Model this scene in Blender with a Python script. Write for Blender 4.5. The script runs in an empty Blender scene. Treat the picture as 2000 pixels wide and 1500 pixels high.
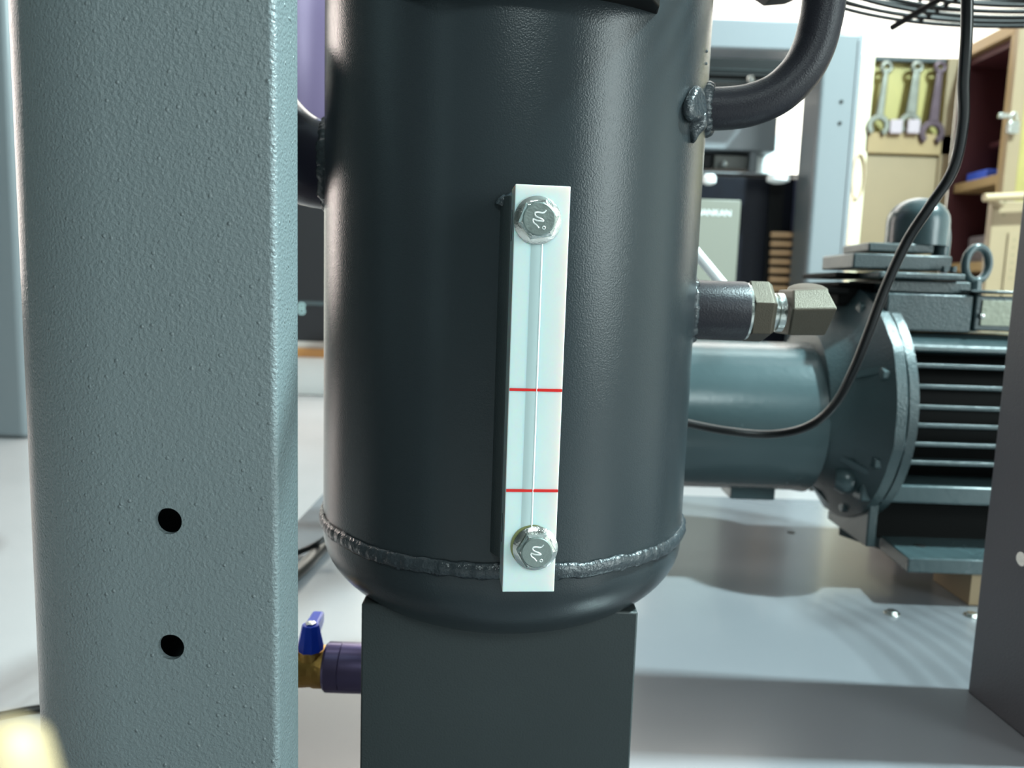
import bpy, bmesh, math, random
from mathutils import Vector, Matrix, noise
random.seed(7)
S = bpy.context.scene
COL = S.collection
pi = math.pi

# ------------------------------------------------------------------ camera
F = 1500.0
PITCH = math.radians(7.0)
ROLL = math.radians(1.9)
CAM = Vector((0, 0, .5))
fw = Vector((0, math.cos(PITCH), -math.sin(PITCH)))
r0 = Vector((1, 0, 0)); u0 = Vector((0, math.sin(PITCH), math.cos(PITCH)))
RT = r0 * math.cos(ROLL) + u0 * math.sin(ROLL)
UP = -r0 * math.sin(ROLL) + u0 * math.cos(ROLL)
cd = bpy.data.cameras.new('camera')
cam = bpy.data.objects.new('camera', cd); COL.objects.link(cam)
M3 = Matrix((RT, UP, -fw)).transposed()
cam.matrix_world = Matrix.Translation(CAM) @ M3.to_4x4()
cd.sensor_width = 36; cd.lens = 36 * F / 2000; cd.clip_start = .01; cd.clip_end = 60
cd.dof.use_dof = True; cd.dof.focus_distance = .39; cd.dof.aperture_fstop = 10.0
S.camera = cam

# ------------------------------------------------------------------ light
S.view_settings.view_transform = 'Standard'; S.view_settings.look = 'None'
S.view_settings.gamma = 1; S.view_settings.use_curve_mapping = False
S.view_settings.exposure = 0.0
W = bpy.data.worlds.new('hall_air'); S.world = W; W.use_nodes = True
bg = W.node_tree.nodes['Background']; bg.inputs[0].default_value = (.75, .9, 1, 1); bg.inputs[1].default_value = .12

def area(name, loc, tgt, sx, sy, power, col):
    d = bpy.data.lights.new(name, 'AREA'); d.shape = 'RECTANGLE'; d.size = sx; d.size_y = sy
    d.energy = power; d.color = col
    o = bpy.data.objects.new(name, d); COL.objects.link(o); o.location = loc
    o.rotation_euler = (Vector(tgt) - Vector(loc)).to_track_quat('-Z', 'Y').to_euler()
    return o
area('high_bay_lamp', (2.3, .60, 3.3), (.25, .62, .2), .12, .12, 480, (.72, .98, 1))
area('window_light_front', (2.75, -1.5, 1.3), (0, .4, .5), 1.1, 1.8, 84, (.86, 1, 1))
area('front_fill_light', (.25, -2.6, 2.5), (0, .4, .5), .9, .6, 40, (.85, 1, 1))  # unseen fill added to lift the gauge and tank fronts
area('ceiling_light_near', (1.3, 2.3, 3.3), (1.3, 2.3, 0), 1.4, .5, 22, (.84, 1, .98))
area('ceiling_light_far', (.3, 4.4, 3.3), (.3, 4.4, 0), 4.5, 2.0, 150, (1, .95, .88))
area('wall_washer', (.4, 4.9, 3.0), (.4, 6.6, 1.2), 6.0, .5, 300, (1, .97, .92))
area('window_light_left', (-3.9, 3.9, 1.5), (-.3, .6, .6), 1.6, 2.2, 125, (1, .87, .80))

# ------------------------------------------------------------------ helpers
def ray(px, py):
    return (fw * F + RT * (px - 1000) + UP * (750 - py)).normalized()
def P(px, py, Y):
    d = ray(px, py); return CAM + d * ((Y - CAM.y) / d.y)
def PZ(px, py, z):
    d = ray(px, py); return CAM + d * ((z - CAM.z) / d.z)
def hexcol(h):
    v = [int(h[i:i + 2], 16) / 255 for i in (0, 2, 4)]
    return tuple(c / 12.92 if c <= .04045 else ((c + .055) / 1.055) ** 2.4 for c in v) + (1,)
def mat(name, col, rough=.5, metal=0, bump=0, bscale=300, vary=0, vscale=8, coat=0, emit=0, spots=0, trans=0, ior=1.5, stretch=None, spec=.5):
    m = bpy.data.materials.new(name); m.use_nodes = True
    nt = m.node_tree; N = nt.nodes; L = nt.links; b = N['Principled BSDF']
    c = hexcol(col) if isinstance(col, str) else col
    b.inputs['Base Color'].default_value = c
    b.inputs['Roughness'].default_value = rough; b.inputs['Metallic'].default_value = metal
    b.inputs['Coat Weight'].default_value = coat; b.inputs['Coat Roughness'].default_value = .12
    b.inputs['Transmission Weight'].default_value = trans; b.inputs['IOR'].default_value = ior
    b.inputs['Specular IOR Level'].default_value = spec
    if emit:
        b.inputs['Emission Color'].default_value = c; b.inputs['Emission Strength'].default_value = emit
    tc = N.new('ShaderNodeTexCoord'); src = tc.outputs['Object']
    if stretch:
        mp = N.new('ShaderNodeMapping'); mp.inputs['Scale'].default_value = stretch; L.new(src, mp.inputs[0]); src = mp.outputs[0]
    if vary:
        n = N.new('ShaderNodeTexNoise'); n.inputs['Scale'].default_value = vscale; n.inputs['Detail'].default_value = 4; L.new(src, n.inputs[0])
        mx = N.new('ShaderNodeMix'); mx.data_type = 'RGBA'; L.new(n.outputs[0], mx.inputs[0])
        mx.inputs[6].default_value = tuple(max(0, x * (1 - vary)) for x in c[:3]) + (1,)
        mx.inputs[7].default_value = tuple(min(1, x * (1 + vary)) for x in c[:3]) + (1,)
        L.new(mx.outputs[2], b.inputs['Base Color'])
        mr = N.new('ShaderNodeMapRange'); L.new(n.outputs[0], mr.inputs[0]); mr.inputs[3].default_value = max(.02, rough * .8); mr.inputs[4].default_value = min(1, rough * 1.2)
        L.new(mr.outputs[0], b.inputs['Roughness'])
    if bump:
        n = N.new('ShaderNodeTexNoise'); n.inputs['Scale'].default_value = bscale; n.inputs['Detail'].default_value = 3; L.new(src, n.inputs[0])
        bp = N.new('ShaderNodeBump'); bp.inputs['Strength'].default_value = bump; bp.inputs['Distance'].default_value = .001
        h = n.outputs[0]
        if spots:
            v = N.new('ShaderNodeTexVoronoi'); v.inputs['Scale'].default_value = spots; L.new(src, v.inputs[0])
            wn = N.new('ShaderNodeMapRange'); L.new(v.outputs['Distance'], wn.inputs[0]); wn.inputs[1].default_value = .08; wn.inputs[2].default_value = .22; wn.inputs[3].default_value = 1; wn.inputs[4].default_value = 0
            sc = N.new('ShaderNodeSeparateColor'); L.new(v.outputs['Color'], sc.inputs[0])
            gt = N.new('ShaderNodeMath'); gt.operation = 'GREATER_THAN'; L.new(sc.outputs[0], gt.inputs[0]); gt.inputs[1].default_value = .62
            mu = N.new('ShaderNodeMath'); mu.operation = 'MULTIPLY'; L.new(wn.outputs[0], mu.inputs[0]); L.new(gt.outputs[0], mu.inputs[1])
            ad = N.new('ShaderNodeMath'); ad.operation = 'MULTIPLY_ADD'; L.new(mu.outputs[0], ad.inputs[0]); ad.inputs[1].default_value = .55; L.new(h, ad.inputs[2]); h = ad.outputs[0]
        L.new(h, bp.inputs['Height']); L.new(bp.outputs[0], b.inputs['Normal'])
    return m

class MB:
    def __init__(s): s.v = []; s.f = []
    def add(s, vs, fs):
        o = len(s.v); s.v += [Vector(v) for v in vs]; s.f += [tuple(i + o for i in f) for f in fs]; return s
    def box(s, a, b):
        x0, x1 = sorted((a[0], b[0])); y0, y1 = sorted((a[1], b[1])); z0, z1 = sorted((a[2], b[2]))
        return s.add([(x0, y0, z0), (x1, y0, z0), (x1, y1, z0), (x0, y1, z0), (x0, y0, z1), (x1, y0, z1), (x1, y1, z1), (x0, y1, z1)],
                     [(0, 3, 2, 1), (4, 5, 6, 7), (0, 1, 5, 4), (1, 2, 6, 5), (2, 3, 7, 6), (3, 0, 4, 7)])
    def slab(s, pts, t):
        """thick polygon: pts outline, t thickness vector"""
        n = len(pts); t = Vector(t); p = [Vector(q) for q in pts]
        return s.add(p + [q + t for q in p], [tuple(range(n)), tuple(range(2 * n - 1, n - 1, -1))] + [(i, i + n, (i + 1) % n + n, (i + 1) % n) for i in range(n)])
    def lathe(s, prof, c=(0, 0, 0), axis=(0, 0, 1), n=48, ph=0, cap=True, wob=None):
        """prof: list of (radius, height along axis)"""
        ax = Vector(axis).normalized(); q = Vector((0, 0, 1)).rotation_difference(ax)
        vs = []; fs = []; m = len(prof); c = Vector(c)
        for k, (r, h) in enumerate(prof):
            for i in range(n):
                a = ph + 2 * pi * i / n
                rr, hh = (r, h) if wob is None else wob(r, h, a, k)
                vs.append(c + q @ Vector((rr * math.cos(a), rr * math.sin(a), hh)))
        for k in range(m - 1):
            for i in range(n):
                j = (i + 1) % n; fs.append((k * n + i, k * n + j, (k + 1) * n + j, (k + 1) * n + i))
        if cap:
            fs.append(tuple(reversed(range(n)))); fs.append(tuple(range((m - 1) * n, m * n)))
        return s.add(vs, fs)
    def cyl(s, a, b, r, r2=None, n=32, ph=0):
        a = Vector(a); b = Vector(b)
        return s.lathe([(r, 0), (r if r2 is None else r2, (b - a).length)], a, b - a, n, ph)
    def tube(s, pts, rad, n=12, closed=False, cap=True):
        pts = [Vector(p) for p in pts]; m = len(pts); vs = []; fs = []
        R = rad if callable(rad) else (lambda k, a: rad)
        up = None
        for k in range(m):
            if closed: t = pts[(k + 1) % m] - pts[k - 1]
            else: t = pts[min(k + 1, m - 1)] - pts[max(k - 1, 0)]
            t.normalize()
            if up is None:
                up = Vector((0, 0, 1)) if abs(t.z) < .9 else Vector((0, 1, 0))
            up = (up - t * up.dot(t)).normalized(); sd = t.cross(up)
            for i in range(n):
                a = 2 * pi * i / n; r = R(k, a)
                vs.append(pts[k] + up * math.cos(a) * r + sd * math.sin(a) * r)
        for k in range(m if closed else m - 1):
            k2 = (k + 1) % m
            for i in range(n):
                j = (i + 1) % n; fs.append((k * n + i, k * n + j, k2 * n + j, k2 * n + i))
        if not closed and cap:
            fs.append(tuple(reversed(range(n)))); fs.append(tuple(range((m - 1) * n, m * n)))
        return s.add(vs, fs)
    def build(s, name, m, parent=None, bevel=0, seg=2, smooth=35, kind=None):
        me = bpy.data.meshes.new(name); me.from_pydata([tuple(v) for v in s.v], [], s.f)
        bm = bmesh.new(); bm.from_mesh(me); bmesh.ops.recalc_face_normals(bm, faces=bm.faces); bm.to_mesh(me); bm.free()
        me.materials.append(m)
        if smooth:
            me.shade_smooth(); me.set_sharp_from_angle(angle=math.radians(smooth))
        o = bpy.data.objects.new(name, me); COL.objects.link(o)
        if parent is not None: put(o, parent)
        if bevel:
            b = o.modifiers.new('bevel', 'BEVEL'); b.width = bevel; b.segments = seg; b.limit_method = 'ANGLE'; b.angle_limit = math.radians(30); b.harden_normals = False
        if kind: o['kind'] = kind
        return o
WORLD = {}
def put(o, parent):
    o.parent = parent
    if parent.name in WORLD: o.matrix_parent_inverse = WORLD[parent.name].inverted()
def thing(name, label, cat, loc=(0, 0, 0), rz=0, group=None, local=False):
    o = bpy.data.objects.new(name, None); COL.objects.link(o); o.location = loc; o.rotation_euler = (0, 0, rz); o.empty_display_size = .05
    o['label'] = label; o['category'] = cat
    if group: o['group'] = group
    if not local: WORLD[o.name] = Matrix.Translation(loc) @ Matrix.Rotation(rz, 4, 'Z')
    return o
def tag(o, label, cat, group=None):
    o['label'] = label; o['category'] = cat
    if group: o['group'] = group
    return o
def bez(pts, n=14):
    """Catmull-Rom through pts"""
    pts = [Vector(p) for p in pts]; out = []
    q = [pts[0] * 2 - pts[1]] + pts + [pts[-1] * 2 - pts[-2]]
    for i in range(1, len(q) - 2):
        for k in range(n):
            t = k / n; a, b, c, d = q[i - 1:i + 3]
            out.append(.5 * ((2 * b) + (c - a) * t + (2 * a - 5 * b + 4 * c - d) * t * t + (3 * b - a - 3 * c + d) * t ** 3))
    return out + [pts[-1]]
def nz(p, s=1): return noise.noise(Vector(p) * s)
def text(name, body, size, loc, rot, m, parent=None, depth=.0003):
    c = bpy.data.curves.new(name, 'FONT'); c.body = body; c.size = size; c.extrude = depth; c.align_x = 'CENTER'; c.align_y = 'CENTER'
    t = bpy.data.objects.new(name + '_source', c); COL.objects.link(t)
    me = bpy.data.meshes.new_from_object(t.evaluated_get(bpy.context.evaluated_depsgraph_get()))
    bpy.data.objects.remove(t); me.materials.clear(); me.materials.append(m)
    o = bpy.data.objects.new(name, me); COL.objects.link(o); o.location = loc; o.rotation_euler = rot
    if parent: put(o, parent)
    return o

# ------------------------------------------------------------------ materials
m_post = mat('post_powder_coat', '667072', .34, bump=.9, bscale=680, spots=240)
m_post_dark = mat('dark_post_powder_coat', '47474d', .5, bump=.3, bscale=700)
m_inside = mat('post_inside', '3a4244', .6)
m_tank = mat('tank_paint', '2d3336', .21, bump=.16, bscale=1100, spec=.27)
m_weld = mat('weld_paint', '30363a', .24, bump=.8, bscale=420)
m_ped = mat('pedestal_paint', '2a3132', .5, bump=.25, bscale=900, vary=.12, vscale=18)
m_pipe = mat('pipe_paint', '222127', .36, bump=.3, bscale=900, vary=.15, vscale=60, spec=.25)
m_black = mat('black_paint', '0b0b0c', .5, spec=.2)
m_guard = mat('guard_wire', '120d0b', .6, spec=.2)
m_cable = mat('black_cable', '0c0c0d', .28)
m_steel = mat('zinc_steel', 'c9ccc8', .22, 1, bump=.15, bscale=900, vary=.12, vscale=200)
m_head = mat('bolt_head_face', '8f9a96', .38, .9, bump=.15, bscale=900, vary=.12, vscale=300)
m_mark = mat('stamped_metal', 'f2f6f4', .3, .6)
m_zinc = mat('zinc_fitting', '504a41', .5, .8, bump=.3, bscale=1500)
m_acryl = mat('milky_acrylic', 'd6e4e2', .12, coat=.5, spec=.5)
for _k, _v in (('Subsurface Weight', .6), ('Subsurface Scale', .012)): m_acryl.node_tree.nodes['Principled BSDF'].inputs[_k].default_value = _v
m_acryl2 = mat('sight_tube', 'b4c8c8', .1, coat=.5)
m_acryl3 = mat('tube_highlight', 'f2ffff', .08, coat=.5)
m_red = mat('red_line', 'd8211c', .35)
m_brass = mat('brass', 'c9a05a', .42, 1, bump=.8, bscale=260, vary=.2, vscale=120)
m_blue = mat('blue_plastic', '1c4be0', .35)
m_purple = mat('purple_grey_paint', '6d6286', .25, .6)
m_motor = mat('motor_paint', '314043', .3, bump=.7, bscale=450, vary=.12, vscale=30)
m_motor_s = mat('motor_smooth_paint', '3b4a4d', .26, bump=.25, bscale=120, vary=.1, vscale=12)
m_motor_d = mat('motor_recess_shade', '0b0c0c', .7, spec=.1)  # near-black copy of the motor paint, shade put into the colour
m_base = mat('base_paint', '696a6e', .24, bump=.04, bscale=60, vary=.06, vscale=5, coat=.35)
m_base_d = mat('dark_base_paint', '4c4f53', .26, bump=.12, bscale=60, vary=.18, vscale=6)
m_floor = mat('floor_epoxy', '979292', .22, bump=.1, bscale=14, vary=.07, vscale=3)
m_wall = mat('wall_white', 'f4f2ea', .8, vary=.03, vscale=2)
m_wall_d = mat('wall_dark', '39403f', .8)
m_ceil = mat('ceiling_sheet', '9aa3a5', .7)
m_frame = mat('pale_frame_paint', '6b7073', .4)
m_frame2 = mat('pale_panel_paint', '72767a', .4)
m_navy = mat('navy_black', '0d0f18', .5, vary=.5, vscale=25, spec=.12)
m_grey = mat('grey_box', '76756a', .5)
m_white = mat('white_paint', 'f5f8f8', .4)
m_louv = mat('tan_louver', 'c79f78', .4)
m_wood = mat('plywood', '947b55', .55, vary=.15, vscale=9, bump=.2, bscale=60)
m_wood2 = mat('cream_board', '8c785c', .55, vary=.1, vscale=7)
m_yel = mat('yellow_green_panel', '9a8c50', .45, vary=.2, vscale=6)
m_maroon = mat('maroon_inside', '4a1f24', .6, vary=.2, vscale=8)
m_wrench = mat('dull_wrench_steel', '77766e', .38, .8, vary=.15, vscale=20)
m_wrench_d = mat('dark_wrench_steel', '55454c', .4, .6, vary=.2, vscale=20)
m_orange = mat('orange_wood', 'b8824c', .5, vary=.15, vscale=10)
m_cream = mat('cream_plastic', 'a38d6c', .5)
m_bluetray = mat('blue_tray', '3e5fd0', .4)
m_lamp = mat('lamp_diffuser', 'ffffff', .5, emit=6)
m_alu = mat('nameplate_metal', '7f8274', .45, .4, bump=.4, bscale=200, vary=.25, vscale=90)
m_hole = mat('hole_dark', '0a0a0a', .8)

# ------------------------------------------------------------------ setting
def struct(name, mb, m, **k):
    o = mb.build(name, m, **k); o['kind'] = 'structure'; return o
XL, XR, YB, YF, H = -4.2, 4.2, 6.6, -3.6, 3.6
struct('floor', MB().box((XL, YF, -.1), (XR, YB, 0)), m_floor, smooth=0)
struct('wall_back', MB().box((XL, YB, 0), (XR, YB + .1, H)), m_wall, smooth=0)
struct('wall_front', MB().box((XL, YF - .1, 0), (XR, YF, H)), m_wall_d, smooth=0)
struct('wall_left', MB().box((XL - .1, YF, 0), (XL, YB, H)), m_wall_d, smooth=0)
struct('wall_right', MB().box((XR, YF, 0), (XR + .1, YB, H)), m_wall, smooth=0)
struct('ceiling', MB().box((XL, YF, H), (XR, YB, H + .1)), m_ceil, smooth=0)

# ------------------------------------------------------------------ machine base
ZB = .14
base = thing('machine_base', 'pale grey-green painted steel base under the motor and tank', 'base', (0, .9, 0))
ys = PZ(1890, 1350, ZB).y
MB().box((-.32, .12, ZB - .012), (1.3, 1.36, ZB)).build('top_plate', m_base, base, bevel=.001)
MB().box((-.32, 1.30, 0), (1.3, 1.358, ZB - .0125)).build('rear_rail', m_base, base, bevel=.002)
MB().box((-.32, .12, 0), (1.3, .18, ZB - .0125)).build('front_rail', m_base, base, bevel=.002)
for px, py in ((1545, 1040), (1667, 1044), (1900, 1147)):
    p = PZ(px, py, ZB)
    MB().cyl(p + Vector((0, 0, -.001)), p + Vector((0, 0, .0006)), .006, n=20).build('bolt_hole', m_hole, base)
for px, py in ((1742, 1199), (1898, 1203)):
    p = PZ(px, py, ZB); b = MB(); b.cyl(p, p + Vector((0, 0, .004)), .0065, n=6); b.cyl(p, p + Vector((0, 0, .0015)), .009, n=20)
    b.build('bolt', m_steel, base, bevel=.0005)

# ------------------------------------------------------------------ left post
post = thing('frame_post', 'wide grey-green textured steel frame post with rounded left edge and two round holes', 'post', (-.17, .37, 0))
Yp = .33; rc = .0715; xc = -.172; xr = P(541, 750, Yp).x; yr = .362; T = .0028
def prof(off):
    pts = []; R = .003 - off
    pts.append((xr - off, yr))
    for i in range(5):
        a = -pi / 2 * i / 4; pts.append((xr - .003 + R * math.cos(a), Yp + .003 + R * math.sin(a)))
    for i in range(33):
        a = -pi / 2 - pi / 2 * i / 32; pts.append((xc + (rc - off) * math.cos(a), Yp + rc + (rc - off) * math.sin(a)))
    pts.append((xc - rc + off, Yp + rc + .03))
    return pts
po, pn = prof(0), prof(T); n = len(po)
shell = MB()
zs = [ZB + .0003, .17, .2, .3, .4, .5, .6, .7, .8, .9, 1.0, 1.2, 1.5]
vs = []; fs = []
for z in zs:
    vs += [(x, y, z) for x, y in po + pn[::-1]]
k = 2 * n
for a in range(len(zs) - 1):
    for i in range(k):
        j = (i + 1) % k; fs.append((a * k + i, a * k + j, (a + 1) * k + j, (a + 1) * k + i))
fs.append(tuple(range(k))); fs.append(tuple(range((len(zs) - 1) * k, len(zs) * k)))
shell.add(vs, fs)
sh = shell.build('post_panel', m_post, post, smooth=40)
h1 = P(329, 1018, Yp); h2 = P(334, 1264, Yp)
cut = MB()
for h in (h1, h2): cut.cyl((h.x, Yp - .02, h.z), (h.x, Yp + .02, h.z), .00598, n=40)
co = cut.build('cutter', m_post)
bo = sh.modifiers.new('holes', 'BOOLEAN'); bo.object = co; bo.operation = 'DIFFERENCE'; bo.solver = 'EXACT'
bpy.context.view_layer.update()
me = bpy.data.meshes.new_from_object(sh.evaluated_get(bpy.context.evaluated_depsgraph_get()))
sh.modifiers.clear(); sh.data = me; bpy.data.objects.remove(co)
me.shade_smooth(); me.set_sharp_from_angle(angle=math.radians(40))
MB().box((xc - .055, yr + .004, ZB + .0003), (xr - .012, yr + .008, 1.5)).build('inner_liner', m_inside, post, smooth=0)

# ------------------------------------------------------------------ right post
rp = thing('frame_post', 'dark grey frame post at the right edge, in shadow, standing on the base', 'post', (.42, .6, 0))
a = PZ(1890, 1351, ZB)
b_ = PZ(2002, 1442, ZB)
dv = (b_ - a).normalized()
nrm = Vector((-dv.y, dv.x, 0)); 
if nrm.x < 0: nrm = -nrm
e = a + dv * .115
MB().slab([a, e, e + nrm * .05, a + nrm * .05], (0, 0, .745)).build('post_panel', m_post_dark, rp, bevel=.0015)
def hit_plane(px, py, o, nn):
    d = ray(px, py); return CAM + d * ((o - CAM).dot(nn) / d.dot(nn))
sc_ = hit_plane(2001, 1092, a, nrm)
MB().cyl(sc_ + nrm * .002, sc_ - nrm * .003, .006, n=20).build('screw', m_steel, rp)

# ------------------------------------------------------------------ tank
AX, AY, R = -.0035, .535, .125
tank = thing('separator_tank', 'dark charcoal painted cylindrical steel pressure tank in the centre on a box pedestal', 'tank', (AX, AY, ZB))
ZW = .345
MB().lathe([(R, ZW), (R, .45), (R, .55), (R, .66), (R, .80), (R * .9, .84), (R * .5, .87), (.01, .875)], (AX, AY, 0), n=160).build('shell', m_tank, tank)
pr = [(R * .999, ZW)]
for i in range(0, 25):
    a_ = pi / 2 * i / 24; pr.append((max(.002, R * 1.0 * math.cos(a_) ** .92), ZW - .010 - .060 * math.sin(a_) ** 1.0))
MB().lathe(pr, (AX, AY, 0), n=160).build('bottom_dish', m_tank, tank, smooth=60)
def bead_ring(c, rad, br, zamp=.0015, n=420, squash=1.6, seed=0):
    pts = []; v = []; f = []
    m = 10
    for i in range(n):
        a = 2 * pi * i / n
        zz = nz((math.cos(a) * 3, math.sin(a) * 3, seed), 1.5) * zamp
        rip = .80 + .28 * abs(math.sin(a * n / 9 + 1.2 * nz((a * 7, seed, 0)))) + .45 * nz((a * 30, seed, 1))
        for k in range(m):
            t = 2 * pi * k / m
            rr = rad + math.cos(t) * br * rip * .75; z = zz + math.sin(t) * br * squash * (1 + .3 * nz((a * 15, k, seed)))
            v.append((c[0] + rr * math.cos(a), c[1] + rr * math.sin(a), c[2] + z))
    for i in range(n):
        for k in range(m):
            f.append((i * m + k, i * m + (k + 1) % m, (i + 1) % n * m + (k + 1) % m, (i + 1) % n * m + k))
    return MB().add(v, f)
bead_ring((AX, AY, ZW - .001), R + .0003, .0034, squash=1.4).build('weld_bead', m_weld, tank, smooth=80)
# pedestal
YP = .458
pl = P(705, 1260, YP); prr = P(1243, 1260, YP); ztop = P(1244, 1196, YP).z
MB().box((pl.x, YP, ZB + .0003), (prr.x, YP + .16, ztop)).build('pedestal', m_ped, tank, bevel=.0012)
# bolts welded at the bottom corners are out of frame; small weld tacks on the pedestal top
for px, py in ():
    p = P(px, py, YP); MB().lathe([(.0005, -.0015), (.003, -.0005), (.0022, .0008), (.0004, .0015)], p, (0, -1, .2), n=10, wob=lambda r, h, a, k: (r * (1 + .5 * math.sin(3 * a)), h)).build('weld_tack', m_weld, tank)
# top bracket
c0 = P(1288, 15, .425)
zt = c0.z
ptsb = [P(770, -6, .43), P(860, 0, .40), P(1060, 2, .395), P(1255, 6, .40), c0, c0 + Vector((.004, .05, 0)), Vector((-.08, .47, zt))]
ptsb = [Vector((p.x, p.y, zt)) for p in ptsb]
MB().slab(ptsb, (0, 0, .03)).build('top_flange', m_black, tank, bevel=.001)

# nozzle right
pz = P(1405, 607, .527)
nzx0, nzx1 = P(1350, 607, .51).x - .03, P(1474, 607, .51).x
rn = .0205
MB().lathe([(rn, 0), (rn, nzx1 - nzx0 - .001), (rn * .985, nzx1 - nzx0)], (nzx0, AY, pz.z), (1, 0, 0), n=64).build('nozzle_socket', m_pipe, tank)
def saddle(cy, cz, r, br, side, name, seed, parent=tank, amp=1):
    """weld fillet where a horizontal pipe of radius r along X meets the shell"""
    v = []; f = []; n_, m_ = 160, 10
    for i in range(n_):
        a = 2 * pi * i / n_; y = cy + r * math.cos(a); z = cz + r * math.sin(a)
        yy = max(-R * .999, min(R * .999, y - AY)); x = side * math.sqrt(R * R - yy * yy)
        rip = .85 + .10 * abs(math.sin(a * 22)) + .35 * amp * nz((a * 4, seed, 3))
        for k in range(m_):
            t = 2 * pi * k / m_; rr = br * rip
            v.append((AX + x + side * math.cos(t) * rr * 1.25, y + math.cos(a) * math.sin(t) * rr, z + math.sin(a) * math.sin(t) * rr))
    for i in range(n_):
        for k in range(m_): f.append((i * m_ + k, i * m_ + (k + 1) % m_, (i + 1) % n_ * m_ + (k + 1) % m_, (i + 1) % n_ * m_ + k))
    return MB().add(v, f).build(name, m_weld, parent, smooth=80)
saddle(AY, pz.z, rn, .0030, 1, 'weld_fillet', 5, amp=1.6)
# elbow pipe right
Ye = .505
cp = [P(1290, 214, Ye), P(1360, 213, Ye), P(1420, 212, Ye), P(1470, 204, Ye), P(1520, 182, Ye), P(1562, 142, Ye), P(1588, 95, Ye), P(1602, 45, Ye), P(1609, 0, Ye), P(1612, -60, Ye), P(1616, -400, Ye)]
MB().tube(bez(cp, 8), .0131, n=32).build('bent_pipe', m_pipe, tank, smooth=60)
saddle(Ye, cp[1].z, .0133, .0036, 1, 'weld_fillet', 9, amp=1.8)
MB().slab([P(1334, 215, .462), P(1338, 245, .462), P(1358, 281, .462), P(1368, 262, .462), P(1384, 246, .462), P(1384, 215, .462)], (0, .03, 0)).build('weld_gusset', m_weld, tank, bevel=.004, seg=3)
# pad-like weld lug beside elbow root
lug = P(1357, 205, .462)
v = MB(); v.lathe([(.0005, -.004), (.0085, -.003), (.0100, .0012), (.0082, .0036), (.006, .0040), (.003, .0036), (.0003, .0036)], lug, (.75, -.66, .05), n=36, wob=lambda r, h, a, k: (r * (1 + .10 * math.sin(3 * a + 1) + .35 * max(0, -math.sin(a)) ** 4), h))
v.build('weld_lug', m_weld, tank, smooth=80)
for px, py, s in ((1330, 105, .0010), (1336, 128, .0009)):
    p = P(px, py, .49); q = Vector((p.x - AX, p.y - AY, 0)).normalized(); p = Vector((AX, AY, p.z)) + q * R
    MB().lathe([(s * .2, s * .9), (s * .8, s * .5), (s, 0)], p, q, n=10).build('weld_spatter', m_weld, tank)
# left pipe stub
pl_ = P(600, 320, .535)
zl = pl_.z
lp = [Vector((AX - R + .02, AY + .01, zl)), Vector((AX - R - .02, AY + .01, zl + .004)), Vector((AX - R - .05, AY + .01, zl + .028)), Vector((AX - R - .07, AY + .01, zl + .07))]
MB().tube(bez(lp, 8), .030, n=40).build('side_pipe', mat('side_pipe_paint', '2b2838', .25, .2), tank, smooth=60)
saddle(AY + .01, zl, .029, .0052, -1, 'weld_fillet', 14, amp=1.2)
# drain coupling bottom-left
dc = P(668, 1303, .56)
MB().lathe([(.0172, 0), (.0188, .002), (.0188, .012), (.0184, .0125), (.0188, .013), (.0188, pl.x - P(636, 1303, .56).x + .02)], (P(636, 1303, .56).x, .56, dc.z), (1, 0, 0), n=48).build('drain_coupling', m_purple, tank)

# mounting pad for the gauge
PH = math.radians(5.5)
gn = Vector((math.sin(PH), -math.cos(PH), 0)); gt = Vector((math.cos(PH), math.sin(PH), 0)); A0 = Vector((AX, AY, 0))
def L2W(x, y, z): return A0 + gt * x - gn * y + Vector((0, 0, z))   # local -Y is outward
gf = .1535
def hit_g(px, py, dist):
    o = A0 + gn * dist; p = hit_plane(px, py, o, gn); d = p - A0
    return d.dot(gt), p.z
ul = hit_g(995, 361, gf); ur = hit_g(1102.5, 361, gf); ll = hit_g(992, 1158, gf); lr = hit_g(1094, 1154, gf)
gx0 = (ul[0] + ll[0]) / 2; gx1 = (ur[0] + lr[0]) / 2
gz1 = (ul[1] + ur[1]) / 2; gz0 = (ll[1] + lr[1]) / 2
pad = MB(); px0, px1 = gx0 - .0012, gx1 + .0003
prf = [(px0 - .0042, -.1195), (px0 - .0035, -.125), (px0, -.1325), (px0 + .001, -.1335), (px1 - .001, -.1335), (px1, -.1325), (px1 + .0012, -.1235), (px1 + .0015, -.1195)]
pad.slab([L2W(x, y, gz0 + .011) for x, y in prf], (0, 0, gz1 - gz0 - .014))
pad.build('mounting_pad', m_ped, tank, bevel=.0015)
def wb(k, a): return .0016 * (1 + .5 * nz((k * .35, a, 2)))
pth = [L2W(px0 - .003, -.1215, z) for z in [gz0 + .012 + i * .003 for i in range(int((gz1 - gz0 - .016) / .003))]] 
MB().tube(pth, wb, n=8).build('weld_bead', m_weld, tank, smooth=80)
pth = [L2W(px1 + .0008, -.1232, z) for z in [gz0 + .012 + i * .003 for i in range(int((gz1 - gz0 - .016) / .003))]] 
MB().tube(pth, wb, n=8).build('weld_bead', m_weld, tank, smooth=80)
pth = [L2W(px0 - .004 + i * .001, -.1245, gz1 - .004 + .0012 * math.sin(i * 1.3) - .0012 * max(0, 3 - i)) for i in range(10)]
MB().tube(pth, lambda k, a: .003 * (1 + .5 * nz((k * .8, a * 2, 7))), n=8).build('weld_bead', m_weld, tank, smooth=80)

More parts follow.
